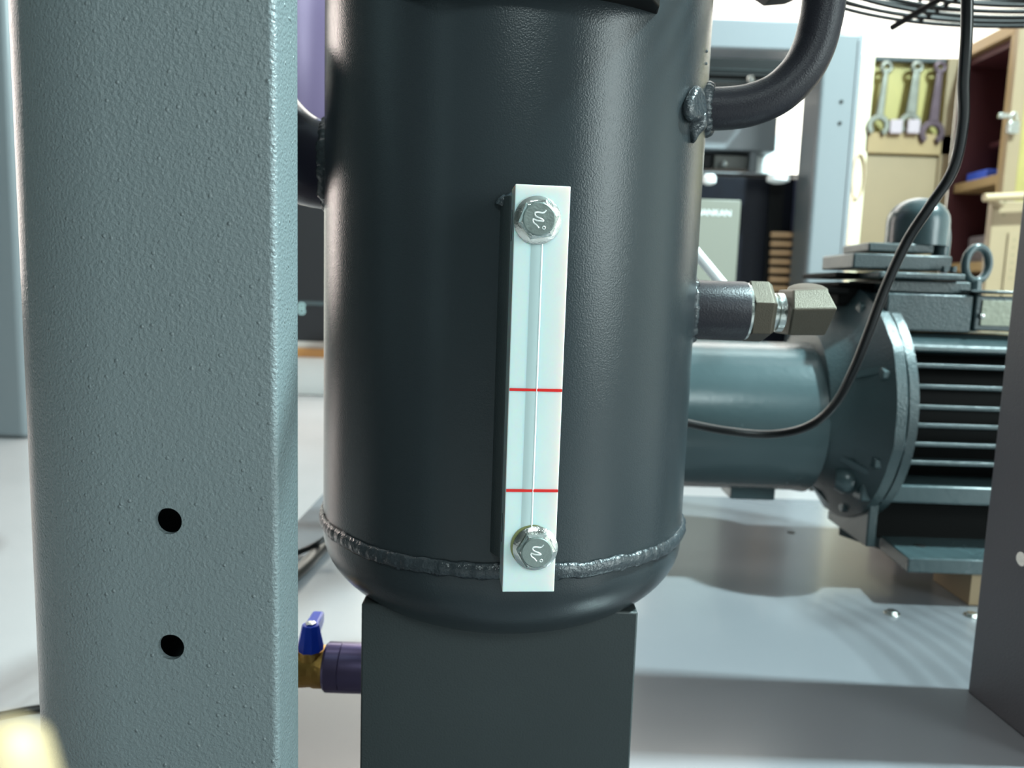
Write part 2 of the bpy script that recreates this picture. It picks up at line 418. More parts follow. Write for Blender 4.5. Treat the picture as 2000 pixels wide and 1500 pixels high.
# ------------------------------------------------------------------ oil gauge
g = thing('level_gauge', 'tall milky acrylic oil level gauge with two red lines bolted to the tank front', 'gauge', (AX, AY, gz0), PH, local=True)
H_ = gz1 - gz0
gb = .1338
ch = (gx1 + gx0) / 2
tx0, _ = hit_g(1029, 700, gf); tx1, _ = hit_g(1053, 700, gf)
blk = MB().box((gx0, -gf, 0), (gx1, -gb, H_)); o = blk.build('acrylic_block', m_acryl, None, bevel=.0004); o.parent = g
# sight tube: shallow flute standing just proud, from bolt to bolt
zt0 = hit_g(1040, 1060, gf)[1] - gz0; zt1 = hit_g(1045, 450, gf)[1] - gz0
def flute(x0, x1, d, z0, z1, nn=10):
    m = MB(); pts = []
    for i in range(nn + 1):
        t = i / nn; pts.append(Vector((x0 + (x1 - x0) * t, -gf - d * math.sin(pi * t), z0)))
    pts += [Vector((x1, -gf + .0004, z0)), Vector((x0, -gf + .0004, z0))]
    return m.slab(pts, (0, 0, z1 - z0))
o = flute(tx0, tx1, .00045, zt0, zt1).build('sight_tube', m_acryl2); o.parent = g
o = flute(tx1 - .0014, tx1 - .0001, .0007, zt0, zt1, 4).build('tube_highlight_strip', m_acryl3); o.parent = g; o['label'] = 'painted highlight along the edge of the tube'  # highlight on the tube edge, painted as a pale strip
for py in (761.5, 958):
    z = hit_g(1045, py, gf)[1] - gz0
    o = MB().box((gx0 + .0003, -gf - .0006, z - .00068), (gx1 - .0002, -gf + .0003, z + .00068)).build('red_line', m_red); o.parent = g; o['label'] = 'thin red level mark'
for py in (436, 1045):     # o-ring grooves seen through the left side
    z = hit_g(992, py, gf)[1] - gz0
    pts = [Vector((gx0 - .0001, -gf + .0125 - .0030 * math.sin(t), z + .0075 * math.cos(t))) for t in [pi * i / 16 for i in range(17)]]
    o = MB().tube(pts, .0004, n=6).build('seal_ring', m_inside); o.parent = g; o['label'] = 'dark seal ring seen at the side'
mark = [(855, 490), (815, 528), (745, 522), (705, 535), (720, 572), (790, 605), (822, 632), (745, 630), (684, 612), (692, 655), (735, 688), (765, 725)]
def bolt(px, py, rot, pxm, pym):
    mk_r = .00042
    x, z = hit_g(px, py, gf + .001); z -= gz0
    b = MB(); b.lathe([(.0113, 0), (.0117, .0004), (.0117, .0010), (.0100, .0021), (.0085, .0026)], (x, -gf, z), (0, -1, 0), n=64)
    o = b.build('flange_bolt', m_steel, smooth=30); o.parent = g; o['label'] = 'shiny zinc hex flange bolt'
    hx = MB(); hx.lathe([(.0101, .0018), (.0101, .0058), (.0086, .0071)], (x, -gf, z), (0, -1, 0), n=6, ph=rot)
    h = hx.build('hex_head', m_steel, smooth=0, bevel=.0002); h.parent = o
    tp = MB().lathe([(.0080, .0060), (.0080, .0074), (.0074, .0079)], (x, -gf, z), (0, -1, 0), n=48).build('head_top', m_head, smooth=30); tp.parent = o
    s = 1 / 6.82 * .375 / F
    pts = [Vector((x + (u - 768) * s, -gf - .0079, z - (w - 607) * s)) for u, w in mark]
    mk = MB().tube(bez(pts, 5), mk_r, n=8)
    q = Vector((x + (830 - 768) * s, -gf - .0079, z - (718 - 607) * s))
    mk.tube([q + Vector((.0007 * math.cos(t), 0, .0007 * math.sin(t))) for t in [2 * pi * i / 14 for i in range(14)]], .0003, n=6, closed=True)
    mm = mk.build('stamped_mark', m_mark, smooth=60); mm.parent = o
    return x, z
bolt(1050, 430, math.radians(10 + 0), 0, 0)
bx, bz = bolt(1045.5, 1071, math.radians(0), 0, 0)
o = MB().cyl((bx - .0016, -gf - .0001, bz + .0010), (bx - .0016, -gf - .0005, bz + .0010), .0112, n=48).build('washer', mat('olive_washer', '7d8255', .4, .3)); o.parent = g; o['label'] = 'olive sealing washer behind the lower bolt'

# ------------------------------------------------------------------ steel elbow fitting
fx = nzx1
fit = thing('elbow_fitting', 'bare zinc-plated steel elbow fitting screwed into the tank side nozzle', 'fitting', (fx, AY, pz.z))
zc = pz.z; yc = AY
MB().lathe([(.0190, 0), (.0198, .0006), (.0198, .0022), (.0190, .0028)], (fx - .0005, yc, zc), (1, 0, 0), n=48).build('collar', m_steel, fit)
MB().lathe([(.0215, .0), (.0215, .0125), (.019, .0155)], (fx + .002, yc, zc), (1, 0, 0), n=6, ph=math.radians(12)).build('hex_nut', m_zinc, fit, smooth=0, bevel=.0005)
MB().lathe([(.0135, 0), (.0135, .003), (.0115, .0032), (.0115, .0046), (.0135, .0048), (.0135, .009)], (fx + .017, yc, zc), (1, 0, 0), n=40).build('threaded_neck', m_steel, fit)
# elbow body: square block with chamfered far end
yb0 = .512
a1 = P(1541, 567, yb0); 
bp = [P(1547, 566, yb0), P(1618, 564, yb0), P(1640, 603, yb0), P(1612, 652, yb0), P(1600, 657, yb0), P(1537, 655, yb0), P(1549, 607, yb0)]
body = MB()
front = [P(1549, 566, yb0 + .012), P(1616, 564, yb0 + .012), P(1637, 603, yb0), P(1549, 604, yb0)]
lower = [P(1549, 604, yb0), P(1637, 603, yb0), P(1612, 655, yb0 + .012), P(1540, 655, yb0 + .012)]
back = [q + Vector((0, .030, 0)) for q in (front[0], front[1], lower[2], lower[3])]
vv = [front[0], front[1], front[2], front[3], lower[2], lower[3]] + back
body.add(vv, [(0, 1, 2, 3), (3, 2, 4, 5), (0, 6, 7, 1), (1, 7, 8, 4, 2), (5, 4, 8, 9), (0, 3, 5, 9, 6), (6, 9, 8, 7)])
body.build('elbow_body', m_zinc, fit, smooth=0, bevel=.0012)
wc = P(1572, 562, .545)
MB().lathe([(.0125, 0), (.0135, .001), (.0135, .002), (.012, .003)], wc - Vector((-.002, 0, .003)), (-.1, -.3, 1), n=40).build('round_seat', m_zinc, fit)

# ------------------------------------------------------------------ ball valve
dx = P(636, 1303, .56).x
valve = thing('ball_valve', 'brass ball valve with a blue lever on the tank drain', 'valve', (dx - .02, .56, dc.z))
bl = MB(); bl.lathe([(.0150, 0), (.0160, .002), (.0160, .010), (.0152, .012), (.0158, .020), (.0158, .040), (.0165, .042), (.0165, .055)], (dx + .002, .56, dc.z), (-1, 0, 0), n=48)
bl.build('valve_body', m_brass, valve)
vx = P(604, 1270, .552).x; zb = P(604, 1277, .55).z
MB().lathe([(.0098, -.006), (.0098, .0006), (.0085, .0015)], (vx, .556, zb), (0, 0, 1), n=28).build('valve_stem', m_brass, valve)
hub = MB(); hub.lathe([(.0098, .0005), (.0100, .004), (.0096, .006), (.0066, .020), (.0060, .0208)], (vx, .556, zb), (0, 0, 1), n=10)
hb = hub.build('lever_hub', m_blue, valve, smooth=25, bevel=.0004)
lv = MB(); z2 = zb + .0205
c1 = Vector((vx, .557, z2)); c2 = P(622, 1193, .60); c2 = Vector((c2.x, .60, c2.z))
sd = Vector((.0052, 0, 0)); dn = Vector((0, 0, -.0145)); tp_ = .9
lv.add([c1 - sd, c1 + sd, c2 + sd * tp_, c2 - sd * tp_, c1 - sd + dn, c1 + sd + dn, c2 + sd * tp_ + dn * .7, c2 - sd * tp_ + dn * .7],
       [(0, 1, 2, 3), (7, 6, 5, 4), (0, 4, 5, 1), (1, 5, 6, 2), (2, 6, 7, 3), (3, 7, 4, 0)])
lv.build('lever', m_blue, valve, bevel=.0018, seg=3)
MB().lathe([(.0042, 0), (.0042, .0014), (.002, .0022)], (vx, .556, zb + .0205), (0, 0, 1), n=6).build('screw', m_steel, valve, smooth=0)

# ------------------------------------------------------------------ cable in front of motor
cpts = [P(1888, -260, .56), P(1889, -60, .56), P(1888, 60, .565), P(1882, 160, .575), P(1881, 240, .585), P(1862, 330, .60), P(1818, 400, .61), P(1772, 470, .625), P(1730, 560, .64), P(1700, 640, .65), P(1668, 720, .665), P(1630, 790, .69), P(1580, 832, .71), P(1510, 848, .73), P(1430, 843, .74), P(1350, 828, .75), P(1200, 790, .76)]
tag(MB().tube(bez(cpts, 10), .0040, n=14).build('power_cable', m_cable, smooth=80), 'black cable hanging from the fan and curving past the motor to behind the tank', 'cable')

# ------------------------------------------------------------------ fan guard
fan = thing('fan_guard', 'black wire fan guard of concentric rings hanging at the top right', 'fan guard', (.64, .70, .9))
zf = P(1880, 50, 1.15).z
for i in range(14):
    rr = .45 - .0165 * i; zz = zf + .0003 * i * i
    MB().tube([(.64 + rr * math.cos(2 * pi * k / 140), .70 + rr * math.sin(2 * pi * k / 140), zz) for k in range(140)], .0030, n=6, closed=True).build('guard_ring', m_guard, fan, smooth=80)
for q in range(3):
    MB().tube([(.64 + .457 * math.cos(2 * pi * k / 140), .70 + .457 * math.sin(2 * pi * k / 140), zf + .011 + .012 * q) for k in range(140)], .0030, n=6, closed=True).build('guard_ring', m_guard, fan, smooth=80)
for ang in (100, 150, 60, 20):
    t = math.radians(ang); d = Vector((math.cos(t), math.sin(t), 0)); c = Vector((.64, .70, zf + .004))
    MB().tube([c + d * .457 + Vector((0, 0, .034)), c + d * .457, c + d * .2 + Vector((0, 0, .02))], .0030, n=8).build('guard_spoke', m_guard, fan)
MB().tube([P(1742, 54, 1.10), P(1880, -28, 1.0)], .0042, n=10).build('guard_spoke', m_guard, fan)
c = P(1525, 0, .98)
MB().slab([P(1478, -24, .98), P(1506, -4, .98), P(1550, -8, .98), P(1585, -24, .98), P(1560, -60, .98), P(1490, -60, .98)], (0, .03, 0)).build('mounting_clip', m_black, fan, bevel=.001)

# ------------------------------------------------------------------ motor
YM = 1.03
mot = thing('electric_motor', 'dark teal cast finned electric motor with round coupling housing behind the tank', 'motor', (.5, YM, ZB))
ZM = P(1840, 815, .93).z
xs = P(1722, 800, .93).x; xe = xs + .36
# bell housing
xb = P(1352, 800, YM - .1).x - .06; xf = P(1650, 800, YM).x
Rb = (P(1450, 665, YM - .02).z - P(1450, 958, YM - .03).z) / 2; Zb_ = (P(1450, 665, YM).z + P(1450, 950, YM).z) / 2
MB().lathe([(Rb * .80, xb - xf - .0), (Rb * .97, xb - xf + .004), (Rb, xb - xf + .02), (Rb, -.075), (Rb * 1.02, -.06)], (xf, YM, Zb_), (1, 0, 0), n=72).build('coupling_housing', m_motor_s, mot, smooth=50)
Rf = .152
MB().lathe([(Rb * 1.01, -.062), (Rb * 1.08, -.050), (Rb * 1.20, -.030), (Rf * .97, -.010), (Rf, -.006), (Rf, .006), (Rf * .985, .008)], (xf, YM, ZM), (1, 0, 0), n=72, wob=lambda r, h, a, k: (r * (1 + (.02 * max(0, math.sin(a * 8)) ** 6 if k > 3 else 0)), h)).build('adapter_flange', m_motor, mot, smooth=40)
MB().lathe([(Rf * .995, .009), (Rf * .995, .020), (.128, .024), (.122, xs - xf + .004)], (xf, YM, ZM), (1, 0, 0), n=72).build('end_shield', m_motor, mot, smooth=40)
for k in range(8):
    a = pi / 8 + 2 * pi * k / 8
    c = Vector((xf - .018, YM + .139 * math.cos(a), ZM + .139 * math.sin(a)))
    MB().cyl(c, c + Vector((.014, 0, 0)), .0085, n=6).build('bolt', m_motor_s, mot, bevel=.001)
# ribs on the flange
for k in range(6):
    a = math.radians(155 + k * 55); u = Vector((0, math.cos(a), math.sin(a)))
    c = Vector((xf, YM, ZM)); w = Vector((0, -u.z, u.y)) * .004
    q = [c + u * Rb + Vector((-.055, 0, 0)), c + u * (Rf * .95) + Vector((-.010, 0, 0)), c + u * Rb + Vector((-.008, 0, 0))]
    MB().slab([p - w for p in q], w * 2).build('rib', m_motor_s, mot)
# drain boss under housing
MB().box(P(1430, 925, YM - .02), P(1490, 959, YM + .03)).build('drain_boss', m_motor_s, mot, bevel=.002)
# body drum and fins
Rm = .098
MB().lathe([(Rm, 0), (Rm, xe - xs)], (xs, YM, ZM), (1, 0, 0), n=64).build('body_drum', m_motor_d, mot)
zt_top = P(1800, 652, .97).z; 
yfront = .925
finpy = [716, 757, 797, 833, 870, 906]
for py in finpy:
    z = P(1850, py, yfront).z
    f = MB(); f.slab([(xs + .012, yfront + .012, z - .0036), (xs + .022, yfront, z - .0026), (xe, yfront, z - .0026), (xe, YM - .05, z - .005), (xs + .004, YM - .05, z - .005)], (0, 0, .0056))
    f.build('cooling_fin', m_motor, mot, bevel=.0016)
    z2 = 2 * ZM - z
    MB().slab([(xs + .012, 2 * YM - yfront - .012, z - .0036), (xs + .022, 2 * YM - yfront, z - .0026), (xe, 2 * YM - yfront, z - .0026), (xe, YM + .05, z - .005), (xs + .004, YM + .05, z - .005)], (0, 0, .0056)).build('cooling_fin', m_motor, mot)
# top saddle (smooth light shoulder)
zs0 = P(1800, 683, yfront).z
sd_ = [(yfront + .002, zs0), (yfront + .004, zs0 + .005), (yfront + .03, P(1800, 652, yfront + .03).z), (2 * YM - yfront - .03, P(1800, 652, yfront + .03).z), (2 * YM - yfront, zs0), (2 * YM - yfront, zs0 - .006), (YM, zs0 - .02), (yfront + .002, zs0 - .002)]
MB().slab([(xs - .012, y, z) for y, z in sd_], (xe - xs + .012, 0, 0)).build('top_shoulder', m_motor, mot, bevel=.003, seg=3)
# side pillar at drive end
MB().slab([(xs - .010, yfront + .004, zs0), (xs + .008, yfront + .012, zs0), (xs + .010, yfront + .012, P(1740, 1000, yfront).z), (xs - .010, yfront + .010, P(1740, 1000, yfront).z)], (0, .05, 0)).build('end_pillar', m_motor, mot, bevel=.002)
# lower bar
a = P(1722, 946, yfront - .002); b = P(1725, 981, yfront - .002)
MB().box((xs - .02, yfront - .004, b.z), (xe, YM + .08, a.z)).build('lower_rail', m_motor_s, mot, bevel=.003)
MB().lathe([(.014, -.012), (.018, -.004), (.018, .004), (.014, .010)], (xs - .03, YM - .085, ZM - .085), (1, -.4, 0), n=28).build('corner_boss', m_motor_s, mot, smooth=50)
# foot
zf0 = ZB + .0005
fpt = [P(1712, 1040, .98), P(1770, 1090, .88)]
zft = P(1790, 1089, .885).z
foot = [(PZ(1776, 1091, zft).x, .882), (xe, .882), (xe, 1.02), (xs + .0, 1.02), (PZ(1722, 1048, zft).x, .965)]
MB().slab([(x, y, zft - .018) for x, y in foot], (0, 0, .018)).build('foot', m_motor_s, mot, bevel=.0015)
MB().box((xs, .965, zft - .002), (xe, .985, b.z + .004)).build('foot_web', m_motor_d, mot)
MB().box((xs - .004, .93, zft - .004), (xs + .008, 1.05, b.z + .004)).build('foot_web', m_motor, mot, bevel=.002)
hp = PZ(1797, 1066, zft)
MB().cyl(hp - Vector((0, 0, .001)), hp + Vector((0, 0, .0006)), .0065, n=20).build('bolt_hole', m_hole, mot)
MB().box((.56, .89, ZB + .0006), (xe, .97, zft - .0185)).build('foot_shim', m_wood2, mot)
MB().box((.56, 1.07, ZB + .0006), (xe, 1.15, zft - .002)).build('foot_shim', m_wood2, mot)
# things seen behind foot: pale slot block
p0 = P(1725, 1018, 1.0)
# nameplate block + terminal pedestal
YT = .945
def bxp(x0, y0, x1, y1, Y, d, name, m, parent, bevel=.0015, lab=None):
    a = P(x0, y0, Y); b = P(x1, y1, Y)
    o = MB().box((a.x, Y, a.z), (b.x, Y + d, b.z)).build(name, m, parent, bevel=bevel)
    if lab: o['label'] = lab
    return o
bxp(1735, 572, 1895, 650, YT, .15, 'terminal_base', m_motor, mot, .002)
bxp(1716, 577, 1738, 640, YT + .02, .12, 'side_lug', m_motor, mot, .003)
bxp(1880, 575, 1912, 648, YT + .016, .1, 'side_lug', m_motor, mot, .003)
bxp(1898, 566, 2060, 576, YT - .002, .14, 'plate_ledge', m_motor_s, mot, .001)
bxp(1908, 577, 2060, 651, YT, .12, 'plate_block', m_motor, mot, .002)
bxp(1920, 586, 2050, 640, YT - .0018, .0016, 'name_plate', m_alu, mot, .0004, 'worn pale metal rating plate')
sp = P(1918, 617, YT - .002); MB().lathe([(.0032, 0), (.0032, .0015), (.0015, .0026)], sp, (0, -1, 0), n=12).build('rivet', m_steel, mot)
# rim above ridge lines
bxp(1738, 546, 1895, 576, YT + .02, .12, 'terminal_neck', m_motor, mot, .002)
# lid and box stack (set back, drive end portion reaches left over the flange)
bxp(1718, 530, 1886, 548, YT + .005, .15, 'lid_plate', m_motor, mot, .002)
bxp(1634, 531, 1722, 545, YT + .06, .12, 'lid_plate', m_motor_d, mot, .002, 'ledge of the lid with its shade put into a dark colour')
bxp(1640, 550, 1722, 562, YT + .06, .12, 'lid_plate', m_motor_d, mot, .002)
bxp(1668, 494, 1858, 530, YT + .035, .10, 'terminal_box', m_motor, mot, .002)
bxp(1698, 473, 1824, 495, YT + .045, .08, 'terminal_cover', m_motor, mot, .002)
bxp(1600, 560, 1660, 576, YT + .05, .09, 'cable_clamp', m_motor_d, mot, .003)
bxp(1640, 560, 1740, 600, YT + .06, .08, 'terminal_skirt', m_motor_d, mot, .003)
for px, py in ((1735, 527), (1845, 527), (1862, 527)):
    p = P(px, py, YT + .025); MB().cyl(p - Vector((0, 0, .003)), p + Vector((0, 0, .004)), .0045, n=6).build('bolt', m_motor_s, mot)
# dome
d0 = P(1790, 475, YT + .08); dtop = P(1790, 386, YT + .08)
rw = (P(1850, 430, YT + .08).x - P(1737, 430, YT + .08).x) / 2; hh = dtop.z - d0.z
dx_ = P(1793, 430, YT + .08).x
dp = [(rw * 1.0, -.004), (rw, hh * .45)] + [(max(.001, rw * math.cos(t)), hh * .45 + hh * .55 * math.sin(t)) for t in [pi / 2 * i / 10 for i in range(1, 11)]]
MB().lathe(dp, (dx_, YT + .08, d0.z), (0, 0, 1), n=48).build('filter_dome', m_motor_s, mot, smooth=60)
MB().tube(bez([P(1805, 405, YT + .08), P(1826, 420, YT + .075), P(1838, 455, YT + .07), P(1836, 500, YT + .07), P(1834, 530, YT + .07)], 6), lambda k, a: .0125 - .0001 * k, n=20).build('dome_outlet', m_motor_s, mot, smooth=70)
# eyebolt
ec = P(1908, 516, YT + .06)
MB().tube([ec + Vector((.0175 * math.cos(t), .004 * math.cos(t), .0215 * math.sin(t))) for t in [2 * pi * i / 40 for i in range(40)]], .0052, n=12, closed=True).build('eye_bolt', m_motor_s, mot, smooth=80)
MB().cyl(ec + Vector((0, 0, -.052)), ec + Vector((0, 0, -.021)), .0095, .0075, n=20).build('eye_bolt_shank', m_motor_s, mot)

# ------------------------------------------------------------------ bright rod behind the tank
rod = MB().cyl(P(1340, 470, .72), P(1415, 560, .72), .0050, n=16)
tag(rod.build('steel_rod', m_white), 'short bright white diagonal rod poking out behind the tank above the nozzle', 'rod')

# ------------------------------------------------------------------ second machine behind
Y2 = 2.3
bmz = thing('compressor_frame', 'pale blue-grey steel frame of another compressor behind, with dark cabinet inside', 'machine', (1.1, 2.5, 0))
pA, pB = P(1585, 450, Y2), P(1688, 60, Y2)
xl_, xr_ = P(1590, 400, Y2).x, P(1660, 400, Y2).x
xl2 = P(1600, 200, Y2).x
MB().box((P(1580, 450, Y2).x, Y2, 0), (P(1658, 450, Y2).x, Y2 + .14, P(1688, 62, Y2).z)).build('corner_post', m_frame, bmz, bevel=.012, seg=3)
MB().box((P(1645, 450, Y2).x, Y2 - .003, 0), (P(1652, 450, Y2).x, Y2 + .01, P(1688, 64, Y2).z - .02)).build('post_seam', m_frame2, bmz, bevel=.002)
tb = P(1330, 30, Y2 + .05); tb2 = P(1590, 100, Y2 + .05)
MB().box((.2, Y2 + .05, tb2.z), (P(1590, 100, Y2).x, Y2 + .15, P(1500, 38, Y2 + .05).z)).build('top_beam', m_frame2, bmz, bevel=.006)
for px, py in ((1643, 199), (1640, 241)):
    p = P(px, py, Y2); MB().cyl((p.x, Y2 - .002, p.z), (p.x, Y2 + .004, p.z), .0055, n=16).build('bolt_hole', m_hole, bmz)
bxp(1330, 98, 1560, 178, Y2 + .3, .2, 'inner_housing', m_black, bmz, .004)
bxp(1340, 132, 1540, 140, Y2 + .27, .02, 'inner_rail', m_inside, bmz, .002)
bxp(1340, 152, 1530, 166, Y2 + .25, .03, 'inner_rail', m_inside, bmz, .002)
p = P(1466, 154, Y2 + .22); MB().lathe([(.001, -.012), (.009, -.008), (.012, 0), (.009, .008), (.001, .012)], p, (0, 0, 1), n=20).build('knob', m_steel, bmz)
bxp(1526, 102, 1566, 110, Y2 + .2, .03, 'copper_strip', mat('copper_strip', 'd9a894', .4), bmz, .001)
bxp(1330, 200, 1515, 296, Y2 + .25, .25, 'cross_panel', m_frame2, bmz, .005)
bxp(1330, 297, 1472, 332, Y2 + .3, .2, 'duct_box', m_black, bmz, .004)
bxp(1396, 302, 1466, 331, Y2 + .28, .02, 'duct_cover', mat('duct_cover', '4c4c48', .5), bmz, .003)
bxp(1466, 296, 1478, 336, Y2 + .26, .05, 'duct_end', m_frame2, bmz, .002)
p = P(1415, 320, Y2 + .26); MB().lathe([(.001, -.01), (.008, -.006), (.010, 0), (.008, .006), (.001, .01)], p, (0, -1, 0), n=20).build('knob', m_steel, bmz)
bxp(1330, 333, 1580, 345, Y2 + .2, .2, 'shelf_rail', m_frame2, bmz, .002)
# dark cabinet
cz0 = 0
a = P(1330, 346, Y2 + .18); b = P(1568, 350, Y2 + .18)
MB().box((.42, Y2 + .18, 0), (b.x, Y2 + .55, b.z)).build('dark_cabinet', m_navy, bmz, bevel=.004)
bxp(1506, 352, 1512, 640, Y2 + .172, .01, 'cabinet_edge', m_black, bmz, .001)
bxp(1556, 350, 1576, 640, Y2 + .16, .03, 'cabinet_stile', mat('stile_paint', '4b4d63', .4), bmz, .003)
bxp(1574, 345, 1582, 640, Y2 + .15, .02, 'copper_strip', mat('pink_strip', 'd0a898', .4), bmz, .001)
gb_ = bxp(1330, 387, 1431, 640, Y2 + .12, .05, 'grey_box', m_grey, bmz, .004)
tp = P(1393, 416, Y2 + .119)
text('sign_lettering', 'NANKAN', .026, tp, (pi / 2, 0, 0), m_white, bmz)
y = 462
for k in range(8):
    bxp(1508 - k * .7, 452 + k * 17.5, 1552 - k * .7, 465 + k * 17.5, Y2 + .155, .02, 'louver', m_louv, bmz, .003)
# white lamps / bottles on rail
for (px, py, w) in ((1385, 347, .020), (1520, 344, .034)):
    p = P(px, py + 6, Y2 + .1)
    MB().lathe([(w * .5, -.012), (w, -.006), (w, .010), (w * .7, .018)], p, (0, 0, 1), n=28).build('white_cap', m_white, bmz)
bxp(1480, 262, 1522, 345, Y2 + .35, .1, 'white_side_panel', m_white, bmz, .003)

# ------------------------------------------------------------------ tool cabinet
YC = 3.6
zl_ = lambda px, py: P(px, py, YC).z
board = thing('tool_board', 'pale yellow wooden tool board with lower cupboard door, three wrenches hanging on it', 'board', (1.8, YC, 0))
bx0, bx1 = P(1683, 300, YC).x, P(1853, 300, YC).x
ztop_ = zl_(1750, 112)
MB().box((bx0, YC + .02, 0), (bx1, YC + .05, ztop_)).build('back_board', m_yel, board, bevel=.003)
MB().box((bx0, YC - .02, zl_(1770, 303)), (bx1, YC + .02, zl_(1770, 262))).build('lower_rail', m_wood, board, bevel=.004)
MB().box((bx0, YC - .01, zl_(1770, 113)), (bx1, YC + .02, ztop_)).build('upper_rail', m_wood, board, bevel=.003)
MB().box((bx0 - .03, YC - .02, 0), (bx0 + .015, YC + .06, ztop_ + .01)).build('side_stile', mat('cream_stile', 'f2e6c8', .5), board, bevel=.003)
MB().box((bx1 - .05, YC - .02, 0), (bx1, YC + .06, ztop_)).build('side_stile', m_wood2, board, bevel=.003)
MB().box((bx0, YC - .005, 0), (bx1 - .05, YC + .018, zl_(1770, 306))).build('cupboard_door', m_wood2, board, bevel=.003)
MB().box((bx0 + .02, YC - .015, zl_(1770, 122)), (bx1 - .06, YC + .015, zl_(1770, 114))).build('hook_rail', m_inside, board, bevel=.002)
def wrench(px0, py0, px1, py1, jaw, m, lab, wid):
    t = thing('wrench', lab, 'wrench', P(px0, py0, YC - .04), 0, 'large open-ended wrenches on the tool board')
    a = P(px0, py0, YC - .04); b = P(px1, py1, YC - .04); u = (b - a).normalized(); s = Vector((u.z, 0, -u.x)) * -1
    w = wid
    MB().slab([a - s * w * .55, a + s * w * .55, b + s * w, b - s * w], (0, .018, 0)).build('handle', m, t, bevel=.006, seg=3)
    # ring end
    MB().tube([a + Vector((0, .009, 0)) - u * .004 + (s * math.cos(q) + u * math.sin(q)) * .020 for q in [2 * pi * i / 20 for i in range(20)]], .010, n=8, closed=True).build('ring_end', m, t, smooth=80)
    # jaw C-shape opening downward
    c = b + u * jaw * .75; out = []; inn = []
    for i in range(19):
        q = math.radians(-55 + 290 * i / 18); dd = s * math.cos(q) - u * math.sin(q)
        out.append(c + dd * jaw * (1.0)); inn.append(c + dd * jaw * .55)
    MB().slab(out + inn[::-1], (0, .022, 0)).build('jaw', m, t, bevel=.003)
wrench(1733, 133, 1719, 228, .050, m_wrench, 'leftmost of the three wrenches, bright grey shaft with jaw over the rail end', .018)
wrench(1793, 133, 1780, 225, .050, m_wrench, 'middle of the three hanging wrenches, dull grey with broad shaft', .026)
wrench(1838, 133, 1824, 240, .056, m_wrench_d, 'rightmost of the three wrenches, darkest with large open jaw', .024)
for px in (1748, 1782):
    a = P(px, 248, YC - .03)
    tag(MB().box((a.x - .027, YC - .045, a.z - .03), (a.x + .027, YC - .022, a.z + .03)).build('paper_tag', bpy.data.materials.get('tag_paper') or mat('tag_paper', 'a8979c', .6), bevel=.002), ('left' if px < 1760 else 'right') + ' pinkish white paper tag between the wrench jaws', 'tag')
cab = thing('tool_cabinet', 'open wooden cabinet with dark maroon interior and one shelf', 'cabinet', (2.2, 3.5, 0))
Yn = 3.22
xo = P(1856, 300, YC - .01).x; xn = P(1957, 300, Yn).x
zt_ = P(1852, 112, YC - .05).z
xfar = xo + .62
MB().slab([(xo + .01, YC - .02, 0), (xfar, YC - .02, 0), (xfar, YC - .02, zt_), (xo + .01, YC - .02, zt_)], (0, .02, 0)).build('back_panel', m_maroon, cab)
MB().slab([(xo + .0, YC, zt_), (xfar, YC, zt_), (xfar, Yn, zt_), (xn, Yn, zt_)], (0, 0, .05)).build('top_panel', m_wood, cab, bevel=.003)
MB().slab([(xo + .03, YC - .021, zt_ - .03), (xfar - .01, YC - .021, zt_ - .03), (xfar - .01, Yn + .021, zt_ - .03), (xn + .03, Yn + .021, zt_ - .03)], (0, 0, .029)).build('ceiling_liner', m_maroon, cab)
MB().slab([(xn, Yn, 0), (xfar, Yn, 0), (xfar, Yn, zt_), (xn, Yn, zt_)], (0, .02, 0)).build('side_panel', m_wood, cab, bevel=.002)
MB().box((xfar, Yn, 0), (xfar + .02, YC, zt_)).build('side_panel', m_maroon, cab)
w_ = P(1982, 300, Yn).x - P(1957, 300, Yn).x
MB().box((xn, Yn - .03, 0), (xn + w_, Yn - .001, zt_ + .05)).build('front_stile', m_wood2, cab, bevel=.003)
zsf = P(1945, 342, Yn).z
MB().slab([(xo + .02, YC - .03, zsf - .03), (xfar, YC - .03, zsf - .03), (xfar, Yn + .03, zsf - .03), (xn + .01, Yn + .03, zsf - .03)], (0, 0, .04)).build('shelf', m_wood, cab, bevel=.003)
zs2 = P(1920, 480, Yn).z
MB().slab([(xo + .02, YC - .03, zs2 - .10), (xfar, YC - .03, zs2 - .10), (xfar, Yn + .03, zs2 - .10), (xn + .01, Yn + .03, zs2 - .10)], (0, 0, .04)).build('shelf', m_wood, cab, bevel=.003)
MB().box((xo + .15, YC - .15, zsf + .17), (xfar - .02, YC - .05, zsf + .19)).build('shelf', m_maroon, cab)
tag(MB().box((xo + .06, 3.40, zsf + .0105), (xo + .30, 3.55, zsf + .055)).build('blue_tray', m_bluetray, bevel=.006), 'blue tray lying on the cabinet shelf', 'tray')
q = P(1942, 318, 3.3)
bag = MB().lathe([(.035, 0), (.05, .03), (.045, .09), (.035, .13), (.02, .15)], (xn + .16, 3.32, zsf + .0105), (0, 0, 1), n=20, wob=lambda r, h, a, k: (r * (1 + .12 * math.sin(3 * a + k)), h))
tag(bag.build('white_bag', mat('pinkish_bag', 'c9b8bd', .6), smooth=80), 'crumpled pinkish white bag on the cabinet shelf beside the blue tray', 'bag')
bn = MB().box((xo + .08, 3.3, zs2 - .0595), (xo + .45, 3.52, zs2 + .06))
tag(bn.build('steel_bin', mat('mottled_bin', '6b6468', .6, vary=.6, vscale=60, bump=.6, bscale=80), bevel=.01), 'mottled grey bin on the lower shelf of the cabinet', 'bin')
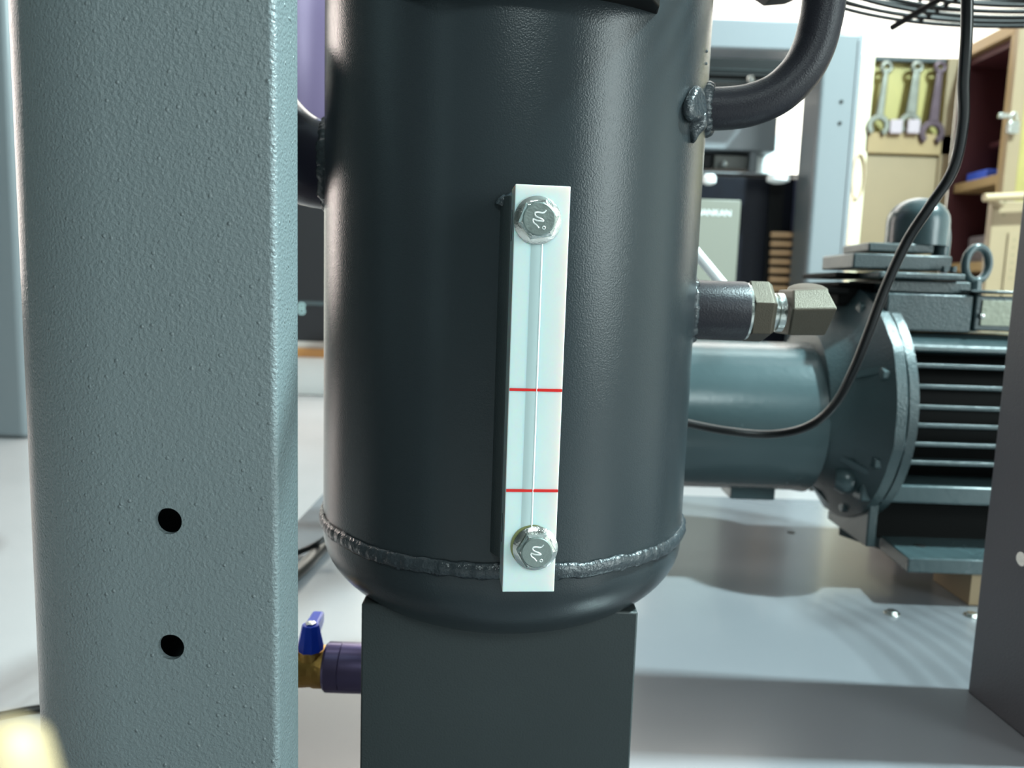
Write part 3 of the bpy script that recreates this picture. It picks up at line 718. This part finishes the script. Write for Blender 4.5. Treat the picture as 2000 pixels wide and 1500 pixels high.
# open door to the right
dr = thing('cabinet_leaf', 'yellow-green painted cabinet leaf standing open at the right edge with a padlock', 'door', (xn + w_, Yn, 0))
MB().box((xn + w_ + .002, Yn - .025, 0), (xn + w_ + .5, Yn - .003, zt_ + .25)).build('leaf_panel', m_yel, dr, bevel=.003)
pk = thing('padlock', 'small steel padlock hanging from the hasp at the cabinet edge', 'padlock', P(1978, 240, Yn - .05))
pc = P(1978, 248, Yn - .05)
MB().box((pc.x - .022, pc.y - .012, pc.z - .028), (pc.x + .022, pc.y + .012, pc.z + .022)).build('lock_body', m_steel, pk, bevel=.005, seg=3)
MB().tube([pc + Vector((.014 * math.cos(t), 0, .022 + .034 * max(0, math.sin(t)))) for t in [pi * i / 16 for i in range(17)]], .004, n=8).build('shackle', m_steel, pk, smooth=80)
MB().box((pc.x - .05, pc.y + .013, pc.z + .036), (pc.x + .012, pc.y + .026, pc.z + .056)).build('hasp', m_steel, pk, bevel=.002)
# cream perforated panel cart with a bar handle
YK = 2.5
kt = thing('tool_cart', 'cream steel tool cart side with punched holes and tubular handle', 'cart', (P(1960, 480, YK).x, YK, 0))
kx0 = P(1932, 480, YK).x
MB().box((kx0, YK, 0), (kx0 + .45, YK + .03, P(1950, 392, YK).z)).build('side_sheet', m_wood2, kt, bevel=.003)
MB().box((kx0 + .055, YK - .006, 0), (kx0 + .45, YK - .001, P(1980, 455, YK).z)).build('perforated_sheet', m_wood2, kt, bevel=.001)
kz = P(1980, 455, YK).z
for i in range(6):
    for j in range(6):
        c = Vector((kx0 + .075 + j * .024, YK - .0065, kz - .022 - i * .024))
        MB().cyl(c, c + Vector((0, .001, 0)), .0045, n=8).build('punched_hole', mat('hole_shade', '7b6f55', .8) if (i, j) == (0, 0) else bpy.data.materials['hole_shade'], kt)
for k in range(2):
    c = Vector((kx0 + .035, YK - .001, kz + .055 + .04 * k)); MB().cyl(c, c + Vector((0, .001, 0)), .005, n=8).build('punched_hole', bpy.data.materials['hole_shade'], kt)
MB().tube([P(1922, 386, YK - .05), P(1970, 384, YK - .05), P(2080, 379, YK - .05)], .0125, n=16).build('bar_handle', m_cream, kt, smooth=60)
MB().slab([P(1940, 392, YK - .04), P(1955, 406, YK - .02), P(1962, 404, YK - .02), P(1948, 390, YK - .04)], (0, .03, 0)).build('handle_bracket', m_wood2, kt)
# coil on the wall edge
cl = P(1676, 345, YC - .030)
tag(MB().tube([cl + Vector((.028 * math.cos(t) , .0005 * t - .005, .10 * math.sin(t))) for t in [2 * pi * i / 24 for i in range(73)]], .004, n=6).build('hanging_coil', mat('coil_rubber', 'b9a58a', .5), smooth=80), 'thin tan cable coil hanging beside the tool board', 'coil')

# ------------------------------------------------------------------ left background
fl = thing('pale_machine_frame', 'pale blue machine frame corner at the far left edge with one dark hole', 'machine', (-1.5, 2.4, 0))
yl = PZ(40, 858, 0).y
ax_ = P(45, 700, yl).x
MB().box((ax_ - .4, yl, 0), (ax_ + .0, yl + .12, 1.75)).build('corner_post', m_frame, fl, bevel=.02, seg=3)
bx_ = P(63, 700, yl + .13).x
MB().box((ax_ - .3, yl + .13, P(50, 762, yl + .13).z), (bx_ + .05, yl + .15, 1.75)).build('side_panel', mat('pale_side', 'b8b4aa', .4), fl, bevel=.003)
p = P(48, 703, yl + .125); MB().cyl((p.x, yl + .128, p.z), (p.x, yl + .14, p.z), .021, n=24).build('cable_hole', m_hole, fl)
# dark cabinet between post and tank
YD = 3.4
dk = thing('black_cabinet', 'black cabinet on an orange wooden skid seen between post and tank', 'cabinet', (-1, YD, 0))
zsk0 = P(600, 697, YD).z
MB().box((P(520, 600, YD).x, YD, P(600, 668, YD).z), (P(700, 600, YD).x, YD + .5, 1.25)).build('cabinet_body', mat('black_cabinet_paint', '1a191c', .5), dk, bevel=.004)
MB().box((P(520, 600, YD).x, YD - .01, P(600, 680, YD).z), (P(700, 600, YD).x, YD + .5, P(600, 667, YD).z)).build('plinth', mat('plinth_paint', 'b3a9a2', .5), dk, bevel=.003)
MB().box((P(520, 600, YD).x, YD - .02, zsk0), (P(700, 600, YD).x, YD + .5, P(600, 680, YD).z)).build('wooden_skid', m_orange, dk, bevel=.003)
MB().box((P(520, 600, YD).x, YD + .02, 0), (P(700, 600, YD).x, YD + .5, zsk0)).build('skid_base', m_white, dk, bevel=.003)
MB().box((P(560, 600, YD).x, YD - .004, P(600, 596, YD).z), (P(700, 600, YD).x, YD, P(600, 588, YD).z)).build('door_gap', m_inside, dk)
text('door_number', '8', .075, P(589, 604, YD - .006), (pi / 2, 0, 0), mat('pale_lettering', 'a9c2c2', .5), dk, .001)
# purple drum top-left between post and tank
pdx = P(600, 100, 1.1)
pv = MB().lathe([(.12, 0), (.13, .02), (.13, .5), (.12, .52)], (pdx.x - .06, 1.15, P(600, 235, 1.0).z), (0, 0, 1), n=56)
tag(pv.build('purple_drum', mat('purple_paint', '5c4e6b', .3, .2)), 'purple-grey cylindrical drum half hidden behind the post top and the tank', 'drum')
# floor cables left
z = .005
tag(MB().tube(bez([PZ(-90, 1408, z), PZ(0, 1398, z), PZ(60, 1386, z), PZ(130, 1378, z)], 8), .0045, n=10).build('floor_cable', m_cable, smooth=80), 'black cable lying on the floor left of the wide post', 'cable')
tag(MB().tube(bez([PZ(480, 1200, ZB + .009), PZ(540, 1150, ZB + .009), PZ(590, 1110, ZB + .009), PZ(640, 1060, ZB + .009), PZ(720, 1000, ZB + .009)], 8), .0085, n=10).build('floor_cable', m_cable, smooth=80), 'thick black cable between the wide post and the weld seam of the tank', 'cable')
tag(MB().tube(bez([PZ(500, 1110, ZB + .005), PZ(575, 1082, ZB + .005), PZ(620, 1062, ZB + .02), PZ(650, 1040, ZB + .03)], 8), .004, n=8).build('floor_cable', m_cable, smooth=80), 'thin black cable above the thick one between post and tank', 'cable')
# close pale object bottom left
cc = P(10, 1452, .062)
tag(MB().lathe([(.0042, -.30), (.0042, -.012), (.0040, -.004), (.0032, .0), (.0016, .0015), (.0003, .0018)], cc, (0, 0, 1), n=32).build('cream_rod', m_cream, smooth=60), 'out-of-focus pale cream rounded tip at the bottom left corner, very close', 'rod')
# room lamps
for i, (x, y_) in enumerate(((-1.6, 1.2), (.9, 1.2), (-1.2, 4.4), (1.6, 4.4))):
    t = thing('ceiling_lamp', 'long white fluorescent lamp on the ceiling ' + ('above the left floor', 'above the motor', 'above the black cabinet', 'above the tool board')[i], 'lamp', (x, y_, H), 0, 'ceiling lamps')
    MB().box((x - .7, y_ - .1, H - .07), (x + .7, y_ + .1, H)).build('housing', m_white, t)
    MB().box((x - .68, y_ - .08, H - .09), (x + .68, y_ + .08, H - .071)).build('diffuser', m_lamp, t)
